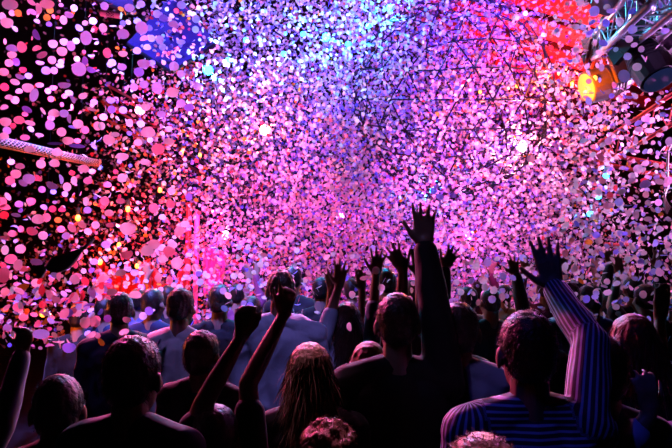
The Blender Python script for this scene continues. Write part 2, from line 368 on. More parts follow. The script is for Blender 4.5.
ppl((633, 346, 2.5), 'reddish-haired person in black at the side of the striped raised arm', 'blackcloth', hcol='hairred', hair='medium', fuzz=1200)
ppl((601, 374, 2.1), 'person in dark navy, round head top just under the reddish-haired one', 'navycloth', fuzz=1200)
ppl((706, 392, 2.2), 'person at the picture edge in pale blue, fingers closed in a ring beside the face', 'paleblue', 'rolled', fuzz=300, folds=.008,
    arms={'l': dict(w=(650, 414, 2.0), e=(624, 450, 2.0), d=(-.12, 1), t=1, curl=(.7, .6, .5, .4), thumb=(.8, .5), ft=.2)})
ppl((698, 338, 3.0), 'person at the picture edge with one pale flat hand held upright', 'greycloth', 'short', fuzz=300,
    arms={'l': dict(w=(660, 318, 3.0), e=(659, 366, 2.9), d=(.08, 1), t=1, spread=.25, hs=1.0, thumb=(.25, .2))})
ppl((566, 298, 4.5), 'person with dark head beyond the striped raised arm, in a lavender-lit pale shirt', 'paleblue', 'short', folds=.009, yaw=.3, wide=1.05)
ppl((532, 328, 4.2), 'person hidden behind the striped man, thin dark arm and small hand raised', 'blackcloth', 'long', fuzz=0, scale=.97,
    arms={'l': dict(w=(516, 275, 4.4), e=(524, 314, 4.3), d=(-.25, 1), t=-1, spread=1.4, curl=(.3, .2, .3, .4), hs=.9)})
ppl((220, 302, 4.6), 'person with round dark head and red-lit edge before the magenta banner', 'blackcloth', 'long', fuzz=600, wide=.95)
ppl((181, 308, 4.0), 'dark-haired person in a pale t-shirt lit lavender behind the red-lit neck', 'whitecloth', 'short', folds=.009, yaw=-.3)
ppl((120, 312, 4.0), 'dark-haired person in a dark blue shirt beyond the prominent ears', 'navycloth', 'short', folds=.009, yaw=.3)
ppl((58, 412, 2.0), 'dark figure low in the corner with a faintly lit collar', 'charcoal', 'long', fuzz=400, yaw=.3)
ppl((-62, 430, 2.0), 'person cut by the picture edge, blurred violet-lit sleeve raised', 'greycloth', 'long', fuzz=0,
    arms={'r': dict(w=(23, 352, 2.1), e=(2, 428, 2.0), d=(.1, 1), t=-1, curl=(1.2, 1.2, 1.2, 1.2), hs=.85, thick=.9)})
ppl((340, 334, 4.6), 'person hidden behind the long dark hair, pinkish hand up beside her open hand', 'charcoal', 'short', fuzz=0, scale=.97,
    arms={'l': dict(w=(331, 288, 4.5), e=(329, 326, 4.4), d=(-.05, 1), t=1, spread=1.5, hs=.9), 'r': dict(w=(362, 290, 4.5), e=(364, 330, 4.4), d=(-.1, 1), t=-1, spread=.6, hs=.9)})
# further rows: (x, y of head centre, depth, top, sleeve, hair colour, arms, label)
G = [((153, 305, 4.8), 'navycloth', {}, 'dark head between the blue shirt and the pale t-shirt'),
     ((293, 280, 5.6), 'blackcloth', {}, 'small dark head peeping above the man in the loose pale blue shirt'),
     ((322, 292, 5.4), 'blackcloth', {}, 'dark round head between the pale blue shirt and the raised pale sleeve'),
     ((251, 312, 5.0), 'winecloth', {}, 'dark head beyond the raised bare arm, pink shirt'),
     ((386, 284, 5.2), 'charcoal', {}, 'dark head behind the open hands, over the big man'),
     ((490, 304, 4.9), 'charcoal', {}, 'upright dark head halfway between the two nearer dark heads'),
     ((468, 300, 5.8), 'greycloth', {}, 'small dark head by the pale collar, above the rim-lit head'),
     ((590, 300, 5.0), 'bluecloth', {'l': 1}, 'dark head just past the striped arm, one blue-lit arm up'),
     ((607, 306, 5.4), 'navycloth', {}, 'blue-tinted round head under the lighting stand'),
     ((633, 290, 5.6), 'blackcloth', {'l': 1, 'r': 1}, 'dark head with both arms up below the lighting stand'),
     ((655, 286, 6.4), 'whitecloth', {'r': 1}, 'person in pale pink-lit top with arm up near the picture edge'),
     ((545, 290, 6.5), 'winecloth', {'l': 1}, 'far head beside the open hand of the striped man'),
     ((440, 296, 6.2), 'blackcloth', {}, 'far dark head close to the thick sleeved arm'),
     ((352, 290, 6.6), 'winecloth', {}, 'far head between her two open hands'),
     ((268, 300, 6.8), 'whitecloth', {'l': 1}, 'far person in pale top past the dark head of the blue-shirted man'),
     ((236, 296, 6.6), 'winecloth', {'r': 1}, 'far person in pink, one arm up, beside the red-rimmed head'),
     ((168, 298, 6.2), 'blackcloth', {'l': 1}, 'far dark person under the bright red folded drape'),
     ((138, 302, 6.0), 'bluecloth', {}, 'far blue-lit head under the amber lamps'),
     ((105, 312, 5.4), 'navycloth', {}, 'dim head under the first amber lamp of the red drape'),
     ((78, 322, 5.0), 'blackcloth', {}, 'dim head among violet confetti past the low amber lamp'),
     ((505, 296, 6.9), 'whitecloth', {}, 'far pale-shirted person behind the thin dark raised arm'),
     ((478, 292, 7.4), 'winecloth', {'r': 1}, 'farthest small head in pink with arm up, near the thin dark raised arm'),
     ((575, 290, 6.9), 'paleblue', {'r': 1}, 'far person in pale blue top, arm up under the cyan glints'),
     ((618, 296, 7.2), 'paleblue', {'r': 1}, 'far person in pale blue at the foot of the lighting stand'),
     ((645, 300, 5.0), 'charcoal', {'l': 1}, 'dark person with arm up right before the pale flat hand'),
     ((412, 292, 6.8), 'winecloth', {}, 'far head in pink shirt between the spread fingers and the thick arm')]
LIB = {}
for i, (h, top, ar, lb) in enumerate(G):
    key = (top, tuple(sorted(ar)))
    hc = P(*h)
    arms = {}
    for sd in ar:
        e = -1 if sd == 'l' else 1
        ex = 336+F*(hc.x+e*.26-0)/h[2]; wx = 336+F*(hc.x+e*.20)/h[2]
        arms[sd] = dict(e=(ex, h[1]+.05*F/h[2], h[2]+.05), w=(wx, h[1]-.20*F/h[2], h[2]+.1), d=(.1*e, 1), t=-e, spread=1.4)
    if key in LIB:
        src = LIB[key]; o = copy_tree(src[0]); k = (hc.z+.118)/src[1]; o.location = (hc.x, hc.y, 0); o.scale = (min(k, 1.04),)*2+(k,); o.rotation_euler.z = random.uniform(-.4, .4); tag(o, lb, 'person'); PEOPLE.append(o)
    else:
        o = ppl(h, lb, top, 'long' if i % 2 else 'short', arms=arms, vox=.012, fuzz=250, folds=.007, yaw=random.uniform(-.3, .3)); LIB[key] = (o, hc.z+.118)

# ------------------------------------------------------------------ the hall
def struct(name, sh, m):
    return tag(link(name, sh.mesh(name), m), kind='structure')
X0, X1, Y0, Y1 = -9.5, 9.5, -5., 17.
struct('floor', SH().box(((X0+X1)/2, (Y0+Y1)/2, -.05), (X1-X0, Y1-Y0, .1)), M['floor'])
struct('wall_left', SH().box((X0-.05, (Y0+Y1)/2, 4), (.1, Y1-Y0, 8)), M['wall'])
struct('wall_right', SH().box((X1+.05, (Y0+Y1)/2, 4), (.1, Y1-Y0, 8)), M['wall'])
struct('wall_back', SH().box((0, Y1+.05, 4.5), (X1-X0, .1, 9)), M['wall'])
struct('wall_front', SH().box((0, Y0-.05, 4.5), (X1-X0, .1, 9)), M['wall'])
# pitched ceiling: falls towards the walls on both sides of a ridge
RX, RZ, EZ = 1.0, 8.6, 6.1
def slope_z(x): return RZ-(RZ-EZ)*(x-RX)/(X1-RX) if x > RX else RZ-(RZ-EZ)*(RX-x)/(RX-X0)
def quadslab(c, t=.08):
    c = [np.array(q, float) for q in c]; up = np.array([0, 0, t]); s = SH(); s.add(c+[q+up for q in c], [(3, 2, 1, 0), (4, 5, 6, 7), (0, 1, 5, 4), (1, 2, 6, 5), (2, 3, 7, 6), (3, 0, 4, 7)]); return s
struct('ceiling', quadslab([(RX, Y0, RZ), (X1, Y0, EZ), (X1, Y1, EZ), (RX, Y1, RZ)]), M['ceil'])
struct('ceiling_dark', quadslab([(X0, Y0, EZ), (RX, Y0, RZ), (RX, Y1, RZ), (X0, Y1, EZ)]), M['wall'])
for i, y in enumerate(np.arange(5.5, 17, 1.15)):
    struct('trim_%d' % (i+1), quadslab([(RX, y-.05, RZ-.14), (X1, y-.05, EZ-.14), (X1, y+.05, EZ-.14), (RX, y+.05, RZ-.14)], .14), M['batten'])
# ------------------------------------------------------------------ trusses
def truss(a, b, w, r, m, label, n=6, name='lighting_truss', sides=4, group=None):
    a = Vector(a); b = Vector(b); ax = (b-a).normalized(); u = ax.cross(Vector((0, 0, 1))).normalized(); v = u.cross(ax)
    root = tag(empty(name, a), label, 'truss', group)
    offs = [u*w/2+v*w/2, -u*w/2+v*w/2, -u*w/2-v*w/2, u*w/2-v*w/2] if sides == 4 else [v*w/2, -v*w/2] if sides == 2 else [u*w/2-v*w*.3, -u*w/2-v*w*.3, v*w*.5]
    for o in offs: link('chord', loc_of(root, SH().tube(a+o, b+o, r, 10)).mesh('chord'), M[m], root, True)
    lac = SH(); N = len(offs)
    for k in range(n) if N > 2 else []:
        p = a+(b-a)*(k/n); q = a+(b-a)*((k+1)/n)
        for j in range(N):
            o1, o2 = offs[j], offs[(j+1) % N]
            if k % 2: o1, o2 = o2, o1
            lac.tube(p+o1, q+o2, r*.25, 6); lac.tube(p+offs[j], p+offs[(j+1) % N], r*.25, 6)
    for k in range(n*2) if N == 2 else []:
        lac.tube(a+(b-a)*(k/n/2)+offs[k % 2], a+(b-a)*((k+1)/n/2)+offs[(k+1) % 2], r*.35, 6)
    link('lacing', loc_of(root, lac).mesh('lacing'), M[m], root)
    return root
truss(P(606, 46, 5.6), P(668, -14, 3.9), .20, .027, 'steel', 'silver lighting truss above the orange-lit moving light, its upper end under the round speaker')
truss(P(640, 38, 5.3), P(700, -22, 4.0), .16, .027, 'steel', 'silver lighting truss ending above the black moving light in the top corner')
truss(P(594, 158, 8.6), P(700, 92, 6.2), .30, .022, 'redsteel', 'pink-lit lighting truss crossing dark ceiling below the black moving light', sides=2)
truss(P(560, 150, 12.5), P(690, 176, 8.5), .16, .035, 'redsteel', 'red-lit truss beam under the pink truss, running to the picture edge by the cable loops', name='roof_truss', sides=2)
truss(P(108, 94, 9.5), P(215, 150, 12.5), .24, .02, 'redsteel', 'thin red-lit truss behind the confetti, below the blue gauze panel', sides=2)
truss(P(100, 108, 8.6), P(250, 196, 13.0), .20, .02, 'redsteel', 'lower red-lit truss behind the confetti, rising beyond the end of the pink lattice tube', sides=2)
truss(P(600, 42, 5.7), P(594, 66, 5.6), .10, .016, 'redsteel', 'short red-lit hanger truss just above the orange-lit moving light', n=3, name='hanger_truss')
# lattice tube across the dark upper corner, and a short one above it
def lattice_tube(a, b, r, label, n):
    a = Vector(a); b = Vector(b); root = tag(empty('lattice_tube', a), label, 'tube')
    ax = (b-a).normalized(); u = ax.cross(Vector((0, 0, 1))).normalized(); v = u.cross(ax)
    s = SH()
    for sg in (-1, 1):
        for st in range(8):
            pts = []
            for k in range(n+1):
                an = 2*math.pi*st/8+sg*2*math.pi*k/8*.5; pts.append(a+(b-a)*(k/n)+(u*math.cos(an)+v*math.sin(an))*r)
            s.path(pts, r*.085, 5)
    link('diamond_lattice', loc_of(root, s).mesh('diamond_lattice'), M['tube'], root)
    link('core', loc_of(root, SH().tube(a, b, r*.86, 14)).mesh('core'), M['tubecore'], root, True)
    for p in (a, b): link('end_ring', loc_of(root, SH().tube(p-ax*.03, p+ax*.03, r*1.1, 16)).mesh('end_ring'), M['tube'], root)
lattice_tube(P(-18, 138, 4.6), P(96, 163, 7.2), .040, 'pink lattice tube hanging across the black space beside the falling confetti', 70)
lattice_tube(P(104, 13, 6.2), P(118, 15, 6.2), .030, 'short reddish lattice tube up near the blue gauze panel', 8)
# gauze panel
def panel(corners, t, m, name, label, cat, fr='black'):
    c = [Vector(q) for q in corners]; root = tag(empty(name, c[0]), label, cat); nrm = (c[1]-c[0]).cross(c[3]-c[0]).normalized()
    s = SH(); s.add([q for q in c]+[q+nrm*t for q in c], [(3, 2, 1, 0), (4, 5, 6, 7), (0, 1, 5, 4), (1, 2, 6, 5), (2, 3, 7, 6), (3, 0, 4, 7)])
    link('sheet', loc_of(root, s).mesh('sheet'), M[m], root)
    f = SH()
    for i in range(4): f.tube(c[i], c[(i+1) % 4], .025, 8)
    link('frame', loc_of(root, f).mesh('frame'), M[fr], root); return root
panel([P(128, 44, 8.2), P(172, 72, 8.0), P(216, 44, 8.6), P(176, -6, 8.8)], .03, 'panel', 'hanging_panel', 'dark blue-violet square gauze panel hanging tilted in the blue light', 'panel')
panel([P(80, -8, 7), P(133, -12, 7), P(136, 6, 7), P(128, 13, 7)], .05, 'panel', 'hanging_panel', 'dark blue-edged panel beside the short reddish lattice tube', 'panel')
# round speaker at the top edge
root = tag(empty('round_speaker', P(640, -6, 4.6)), 'big round black hanging speaker cut by the top edge above the trusses', 'speaker')
s = SH(); c0 = P(640, -6, 4.6)
link('drum', loc_of(root, SH().tube(c0+Vector((0, 0, -.01)), c0+Vector((0, 0, .22)), .31, 40, .26)).mesh('drum'), M['black'], root)
link('rim', loc_of(root, SH().tube(c0+Vector((0, 0, -.03)), c0+Vector((0, 0, .02)), .325, 40)).mesh('rim'), mat('blue_grey_rim', (.12, .12, .3), .4), root)
link('hanger', loc_of(root, SH().tube(c0+Vector((0, 0, .2)), Vector((c0.x, c0.y, slope_z(c0.x))), .015)).mesh('hanger'), M['black'], root)
# moving head lights
def moving_head(c, sz, aim, label, lens, housing='black'):
    c = Vector(c); aim = Vector(aim).normalized(); root = tag(empty('moving_light', c), label, 'stage light')
    u = aim.cross(Vector((0, 0, 1))).normalized(); R = np.array(Matrix((u, aim, u.cross(aim))).transposed())
    h = SH().tube(c-aim*sz*.28, c+aim*sz*.05, sz*.17, 20, sz*.25).tube(c+aim*sz*.05, c+aim*sz*.30, sz*.25, 20, sz*.23)
    h.ell(c-aim*sz*.28, (sz*.165,)*3)
    for k in range(5): h.tube(c+aim*sz*(-.2+.06*k), c+aim*sz*(-.18+.06*k), sz*(.21+.012*k), 20)
    hd_ = link('head', loc_of(root, h).mesh('head'), M[housing], root)
    link('lens', loc_of(root, SH().tube(c+aim*sz*.30, c+aim*sz*.315, sz*.2, 20)).mesh('lens'), lens, hd_)
    y = SH()
    for e in (-1, 1): y.box(c+u*e*sz*.30+Vector((0, 0, sz*.22)), (sz*.07, sz*.2, sz*.62), R)
    y.box(c+Vector((0, 0, sz*.52)), (sz*.68, sz*.22, sz*.08), R)
    link('yoke', loc_of(root, y).mesh('yoke'), M[housing], root)
    link('base_box', loc_of(root, SH().box(c+Vector((0, 0, sz*.66)), (sz*.55, sz*.4, sz*.2), R)).mesh('base_box'), M[housing], root)
    link('clamp', loc_of(root, SH().tube(c+Vector((0, 0, sz*.74)), c+Vector((0, 0, sz*.95)), sz*.05)).mesh('clamp'), M['steel'], root)
    return root
E_or = emat('orange_lens', (1, .20, .01), 2.2); E_bk = mat('dark_glass_lens', (.01, .04, .06), .12)
moving_head(P(606, 82, 5.7), .62, imgdir(-.95, -.30, -.12), 'orange-lit moving head light hanging below the red hanger truss', E_or, 'housing')
moving_head(P(648, 62, 5.0), .62, imgdir(.2, -.8, -.5), 'large black moving head light hanging in the top corner, dark against the ceiling', E_bk)
def spot(loc, aim, col, power, deg, blend=.6, r=.06, name='spot'):
    ld = bpy.data.lights.new(name, 'SPOT'); ld.color = col; ld.energy = power; ld.spot_size = math.radians(deg); ld.spot_blend = blend; ld.shadow_soft_size = r
    o = bpy.data.objects.new(name, ld); COL.objects.link(o); o.location = loc
    o.rotation_euler = (Vector(aim)-Vector(loc)).to_track_quat('-Z', 'Y').to_euler(); return o
def point(loc, col, power, r=.04, name='bulb'):
    ld = bpy.data.lights.new(name, 'POINT'); ld.color = col; ld.energy = power; ld.shadow_soft_size = r
    o = bpy.data.objects.new(name, ld); COL.objects.link(o); o.location = loc; return o
LENS = {}
def par(px, py, d, aim, col, power, deg, label, sz=.16, blend=.8, lens=14):
    """added lantern: can, lens, yoke, clamp; its beam leaves the lens"""
    c = P(px, py, d); a = (P(*aim)-c).normalized(); root = tag(empty('added_lantern', c), label, 'stage light')
    u = a.cross(Vector((0, 0, 1))).normalized(); R = np.array(Matrix((u, a, u.cross(a))).transposed())
    cn_ = link('can', loc_of(root, SH().tube(c-a*sz*1.4, c, sz*.6, 16, sz).tube(c-a*sz*.02, c+a*sz*.2, sz*1.02, 16, caps=False)).mesh('can'), M['black'], root)
    k = tuple(round(v, 2) for v in col)+(lens,)
    if k not in LENS: LENS[k] = emat('lens_glow', col, lens)
    link('lens', loc_of(root, SH().tube(c, c+a*sz*.05, sz*.9, 16)).mesh('lens'), LENS[k], cn_)
    y = SH()
    for e in (-1, 1): y.box(c+u*e*sz*1.15-a*sz*.4+Vector((0, 0, sz*.5)), (sz*.1, sz*.25, sz*1.6), R)
    y.box(c-a*sz*.4+Vector((0, 0, sz*1.3)), (sz*2.4, sz*.25, sz*.1), R)
    link('yoke', loc_of(root, y).mesh('yoke'), M['black'], root)
    sp = spot(c+a*sz*.35, c+a*3, col, power, deg, blend, sz*.6); sp.parent = root; sp.location = a*sz*.35
    return root
# ------------------------------------------------------------------ geodesic globe
import bmesh
gc = P(452, 98, 9.4); GR = 1.42
bm = bmesh.new(); bmesh.ops.create_icosphere(bm, subdivisions=3, radius=GR)
bmesh.ops.rotate(bm, verts=bm.verts, matrix=Matrix.Rotation(.3, 3, 'X') @ Matrix.Rotation(.5, 3, 'Z'))
root = tag(empty('geodesic_globe', gc), 'large hanging geodesic globe of thin dark struts, veiled by violet confetti', 'globe')
s = SH()
for e in bm.edges: s.tube(e.verts[0].co, e.verts[1].co, .0105, 5, caps=False)
for v in bm.verts: s.ell(v.co, (.024,)*3, None, 6, 4)
link('strut_lattice', s.mesh('strut_lattice'), M['darklat'], root)
link('hanging_cable', SH().tube((0, 0, GR), (0, 0, slope_z(gc.x)-gc.z), .012).mesh('cable'), M['black'], root)
bm.free()
# ------------------------------------------------------------------ drapes, stands, cables
def cloth(name, pts, m, label, cat, depth=.18, waves=5, t=.02, nx=40, ny=14, sag=0):
    """hanging cloth between four corners with folds and thickness"""
    a, b, c, d = [Vector(q) for q in pts]; V = []
    for side in (0, 1):
        for j in range(ny+1):
            for i in range(nx+1):
                u, v = i/nx, j/ny; p = (a*(1-u)+b*u)*(1-v)+(d*(1-u)+c*u)*v
                V.append(p+Vector((0, depth*math.sin(u*waves*6.28+v*1.3)+side*t, -sag*math.sin(u*math.pi)*(1-v)+.03*math.sin(u*waves*6.28)*v)))
    N = (nx+1)*(ny+1); Fc = []
    for j in range(ny):
        for i in range(nx):
            q = j*(nx+1)+i; Fc += [(q, q+1, q+nx+2, q+nx+1), (N+q, N+q+nx+1, N+q+nx+2, N+q+1)]
    for i in range(nx): Fc += [(i, i+N, i+1+N, i+1), (ny*(nx+1)+i, ny*(nx+1)+i+1, ny*(nx+1)+i+1+N, ny*(nx+1)+i+N)]
    for j in range(ny): q = j*(nx+1); Fc += [(q, q+nx+1, q+nx+1+N, q+N), (q+nx, q+nx+N, q+nx+nx+1+N, q+nx+nx+1)]
    o = SH().add(np.array(V), Fc); o2 = link(name, o.mesh(name), M[m], None, True); return tag(o2, label, cat)
cloth('swagged_drape', [P(96, 256, 9.5), P(150, 258, 9.6), P(150, 312, 9.6), P(92, 316, 9.5)], 'redcloth', 'red drape behind the orange string lamps, over the crowd', 'drape', .12, 3, sag=.25)
cloth('swagged_drape', [P(150, 262, 9.8), P(186, 264, 9.8), P(186, 300, 9.8), P(150, 300, 9.8)], 'redcloth', 'bright red folded drape just beside the tall red post', 'drape', .15, 2, sag=.3)
cloth('stage_banner', [P(203, 246, 10.2), P(226, 252, 10.4), P(222, 296, 10.4), P(203, 296, 10.2)], 'magcloth', 'magenta cloth banner behind the head with the red-lit rim', 'banner', .05, 1.5)
def post(px, py0, py1, d, r, m, label):
    a = P(px, py0, d); b = P(px, py1, d); root = tag(empty('stage_post', (a.x, a.y, 0)), label, 'post')
    link('pole', loc_of(root, SH().tube((a.x, a.y, .02), a, r, 12)).mesh('pole'), M[m], root)
    link('foot_plate', loc_of(root, SH().box((a.x, a.y, .012), (.4, .4, .024))).mesh('foot_plate'), M['black'], root)
    link('top_cap', loc_of(root, SH().tube(a, a+Vector((0, 0, .03)), r*1.3, 12)).mesh('top_cap'), M[m], root); return root
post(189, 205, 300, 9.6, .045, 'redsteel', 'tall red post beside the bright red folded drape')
M['magsteel'] = mat('magenta_paint', (.8, .2, .5), .5)
post(197, 215, 300, 9.3, .035, 'magsteel', 'thinner magenta post between the red post and the magenta banner')
# lamp stand with cross bar and round poles on the far side of the crowd
a = P(620, 244, 8.5); root = tag(empty('lighting_stand', (a.x, a.y, 0)), 'lighting stand with a short crossbar standing in the crowd under the cyan glints', 'stand')
link('mast', loc_of(root, SH().tube((a.x, a.y, .1), a, .02)).mesh('mast'), M['steel'], root)
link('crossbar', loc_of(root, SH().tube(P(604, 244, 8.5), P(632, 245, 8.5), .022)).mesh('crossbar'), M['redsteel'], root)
link('mast', loc_of(root, SH().tube(P(627, 300, 8.5), P(628, 244, 8.5), .016)).mesh('mast'), M['steel'], root)
for k in range(3):
    an = k*2.094; link('leg', loc_of(root, SH().tube((a.x, a.y, .5), (a.x+.5*math.cos(an), a.y+.5*math.sin(an), .02), .014)).mesh('leg'), M['steel'], root)
s = SH()
for k in range(4):
    pts = [P(667+k*1.2+math.sin(t*3.14)*-(3+k), 188+t*26-k*2, 6.5) for t in np.linspace(0, 1, 14)]; s.path(pts, .009, 6)
pts = [P(667, 188, 6.5), P(668, 150, 6.4), P(690, 110, 6.3)]; s.path(pts, .012, 6)
tag(link('cable_loop', s.mesh('cable_loop'), M['housing']), 'looped pale cables hanging at the edge below the red truss beam', 'cable')
# string lamps (small warm bulbs with sockets)
BULB = emat('amber_bulb', (1, .16, .01), 5)
for (px, py, d, pw, lb) in [(43, 313, 4.6, 10, 'amber lamp glowing low over the dark crowd beside purple confetti'),
                            (128, 209, 6.2, 16, 'bright amber lamp in the confetti above the large pale disc'),
                            (119, 245, 7.0, 12, 'small amber lamp over the red drape, third down the string'), (137, 266, 7.4, 12, 'small amber lamp low over the red drape'),
                            (200, 155, 8.5, 30, 'amber lamp among confetti along the lower red truss'), (182, 152, 8.6, 16, 'small amber lamp just before the brighter one along the lower red truss'),
                            (100, 262, 6.0, 10, 'small amber lamp at the start of the red drape'), (160, 190, 7.2, 12, 'small amber lamp beyond the bright amber one'),
                            (78, 218, 5.6, 9, 'small amber lamp among confetti before the bright amber one'),
                            (480, 92, 9.4, 22, 'amber lamp inside the geodesic globe near its lower rim'), (463, 88, 9.3, 16, 'amber lamp in the middle of the geodesic globe'),
                            (517, 86, 9.0, 30, 'amber lamp beside the globe, first of the row below the red ceiling'), (546, 76, 8.6, 50, 'amber lamp in the row below the red ceiling, middle one'),
                            (572, 84, 8.2, 45, 'amber lamp in the row below the red ceiling, beside the orange moving light')]:
    c = P(px, py, d); root = tag(empty('amber_lamp', c), lb, 'lamp')
    link('bulb', SH().ell((0, 0, 0), (.024, .024, .03), None, 10, 8).mesh('bulb'), BULB, root, True)
    link('socket', SH().tube((0, 0, .03), (0, 0, .09), .018).mesh('socket'), M['black'], root)
    link('cord', SH().tube((0, 0, .09), (0, 0, slope_z(c.x)-c.z), .0012, 5).mesh('cord'), M['black'], root)
    q = point(c-FW*.07, (1, .16, .015), pw*.9, .05); q.parent = root; q.location = -FW*.07+Vector((0, 0, -.02))
# ------------------------------------------------------------------ lights of the show
PINK = (1, .16, .42); HOT = (1, .32, .62); RED = (1, .02, .03); LAV = (.50, .38, 1); BLUE = (.10, .07, 1); VIO = (.36, .12, 1); CYAN = (.02, .55, 1); MAG = (1, .12, .75); WHITE = (1, .75, .8)
# added lanterns inside the cloud, placed to colour the confetti around them
par(265, 130, 9.6, (262, 140, 4), (1, .16, .12), 380, 100, 'added blazing warm white lantern behind the confetti, beyond the lower red truss', .09)
par(522, 146, 10.0, (528, 190, 5), (1, .38, .46), 1100, 62, 'added blazing pinkish white lantern beneath the geodesic globe, brightest of all', .10)
par(208, 70, 8.4, (220, 90, 3), CYAN, 240, 120, 'added bright cyan lantern at the corner of the blue gauze panel', .07)
par(326, 37, 9.2, (330, 60, 3), CYAN, 200, 120, 'added cyan lantern high in the middle of the confetti cloud', .06)
par(390, 8, 9.2, (370, 60, 3), CYAN, 200, 120, 'added cyan lantern at the top edge, highest of the cyan row', .06)
par(598, 196, 8.8, (590, 215, 4), CYAN, 25, 110, 'small added cyan lantern over the lighting stand', .05)
par(431, 190, 10.5, (425, 200, 3), CYAN, 150, 120, 'added pale cyan lantern above the thick sleeved arm, under the globe', .05)
par(340, 215, 13.0, (335, 230, 2), MAG, 500, 50, 'added magenta lantern deep behind the confetti over the raised open hands', .1)
par(225, 235, 13.0, (220, 240, 2), PINK, 400, 50, 'added pink lantern deep behind the confetti over the magenta banner', .1)
par(470, 235, 13.0, (460, 240, 2), MAG, 400, 50, 'added magenta lantern deep behind the confetti past the thick sleeved arm', .1)
par(140, 110, 12.0, (100, 150, 2), PINK, 400, 60, 'added pink lantern by the thin red-lit truss', .1)
for (x_, y_, d_, lb_) in [(228, 60, 8.0, 'small added cyan lantern just up from the bright one at the panel corner'), (246, 40, 8.0, 'small added cyan lantern between the gauze panel and the middle of the cyan row'), (284, 54, 7.9, 'lowest small added cyan lantern of the cyan row'),
                         (303, 34, 8.0, 'small added cyan lantern just before the high middle one'), (348, 44, 7.9, 'small added cyan lantern just past the high middle one'), (368, 26, 8.0, 'small added cyan lantern next below the highest of the cyan row'),
                         (606, 176, 7.4, 'upper small added cyan lantern over the lighting stand'), (590, 214, 7.4, 'lowest small added cyan lantern over the lighting stand')]:
    par(x_, y_, d_, (x_+random.uniform(-20, 20), y_+10, 3), CYAN, 60 if x_ < 500 else 14, 130, lb_, .035, lens=10)  # small lanterns added in place of a cyan beam
# unseen washes added to colour zones of the cloud, most pointing ahead
def wash(x, y, z, aim, col, power, deg): spot((x, y, z), P(*aim), col, power, deg, .7, .12, 'added_wash')
wash(-3.5, 8.0, 5.6, (0, 195, 3.8), (1, .12, .52), 1100, 46)
wash(-1.2, 3.0, 6.9, (145, 30, 5), (.20, .19, 1), 5200, 40)
wash(-3.5, 4.0, 6.6, (190, 5, 8.5), (.12, .12, 1), 4200, 40)
wash(-.5, 4.0, 7.4, (290, 0, 9.5), (.34, .28, 1), 3400, 38)
wash(1.5, 4.0, 7.6, (425, 40, 9.5), (.09, .05, 1), 7500, 42)
wash(-1.0, 4.0, 5.4, (260, 265, 10), (1, .14, .66), 2800, 32)
wash(1.5, 4.0, 5.4, (430, 300, 10), (1, .15, .85), 3000, 30)
wash(4.0, 3.0, 6.5, (640, 170, 8), (.90, .32, .95), 2600, 38)
wash(2.5, 4.0, 7.4, (540, 30, 9.5), (.40, .10, 1), 1300, 26)
# unseen side spots added to brighten the nearer confetti over the heads
def side(x, y, z, aim, col, power, deg): spot((x, y, z), aim, col, power, deg, .5, .1, 'added_side_wash')
side(-4.2, 2.8, 2.0, (-2.6, 3.2, 3.9), (1, .13, .46), 330, 56)
side(-5.0, 5.3, 2.3, (-3.2, 5.5, 4.2), (1, .10, .46), 420, 62)
side(4.5, 3.4, 2.0, (2.0, 3.4, 4.0), (.50, .25, 1), 420, 60)
side(5.5, 6.0, 2.3, (3.0, 6.0, 4.2), (.90, .36, .95), 1100, 70)
# red floods on the sloping ceiling, red floods on the stage drapes
spot(P(600, 150, 14.2), P(545, 15, 13.5), RED, 3800, 80, .8, .1, 'ceiling_flood')
spot(P(540, 120, 14.5), P(552, 50, 15.5), RED, 2200, 110, .8, .1, 'ceiling_flood')
spot(P(130, 200, 7.5), P(150, 280, 9.6), RED, 260, 80, .8, .1, 'drape_flood')
spot(P(215, 200, 8.5), P(214, 270, 10.2), (1, .05, .4), 350, 50, .8, .1, 'drape_flood')
spot(P(570, 84, 5.4), P(606, 84, 5.7), (1, .18, .01), 90, 60, .8, .05, 'orange_flood')  # unseen spot added to turn the moving light's housing orange
# overhead beam that falls on the pale shirts, blue beam over the striped shirt
spot((.6, 1.0, 6.2), (-.35, 3.7, 1.3), (.42, .30, 1), 170, 12, .6, .05, 'overhead_beam')
spot((-1.2, .2, 6.0), (.75, 1.95, 1.5), (.06, .07, 1), 60, 15, .6, .05, 'overhead_beam')
spot((2.6, 5.5, 4.8), (.8, 1.9, 1.5), (.9, .35, 1), 130, 22, .6, .05, 'overhead_beam')
spot((-2.4, 1.8, 6.2), P(160, 345, 4.0), (.40, .26, 1), 110, 12, .6, .05, 'overhead_beam')  # unseen beam added to brighten the pale t-shirt
spot((-1.5, .5, 6.0), P(468, 378, 2.6), (.40, .30, 1), 60, 8, .6, .05, 'overhead_beam')
spot((-1.3, 3.0, 4.6), P(306, 384, 2.4), (1, .40, .75), 80, 7, .6, .05, 'overhead_beam')  # this and the next two: unseen beams added to brighten hair
spot((.6, 3.0, 4.2), P(482, 440, 1.25), (1, .25, .6), 90, 12, .6, .05, 'overhead_beam')
spot((-.2, 3.6, 4.4), P(328, 430, 2.1), (1, .25, .55), 110, 9, .6, .05, 'overhead_beam')
# unseen spots added ahead of the crowd to rim heads and shoulders
spot((-2.6, 6.3, 3.9), (-.9, 2.3, 1.5), (1, .07, .25), 600, 44, .6, .08, 'added_rim_spot')
spot((.2, 6.3, 4.2), (-.1, 2.4, 1.5), (1, .14, .50), 500, 44, .6, .08, 'added_rim_spot')
spot((2.8, 6.0, 4.0), (1.0, 2.0, 1.4), (.75, .14, .9), 500, 44, .6, .08, 'added_rim_spot')

# dark garment waved over the crowd
cloth('waved_jacket', [P(28, 266, 2.7), P(93, 237, 2.5), P(88, 250, 2.5), P(34, 278, 2.7)], 'blackcloth', 'black jacket waved over the crowd amid the confetti near the lattice tube', 'garment', .05, 1.5, .03, 24, 8, .02)
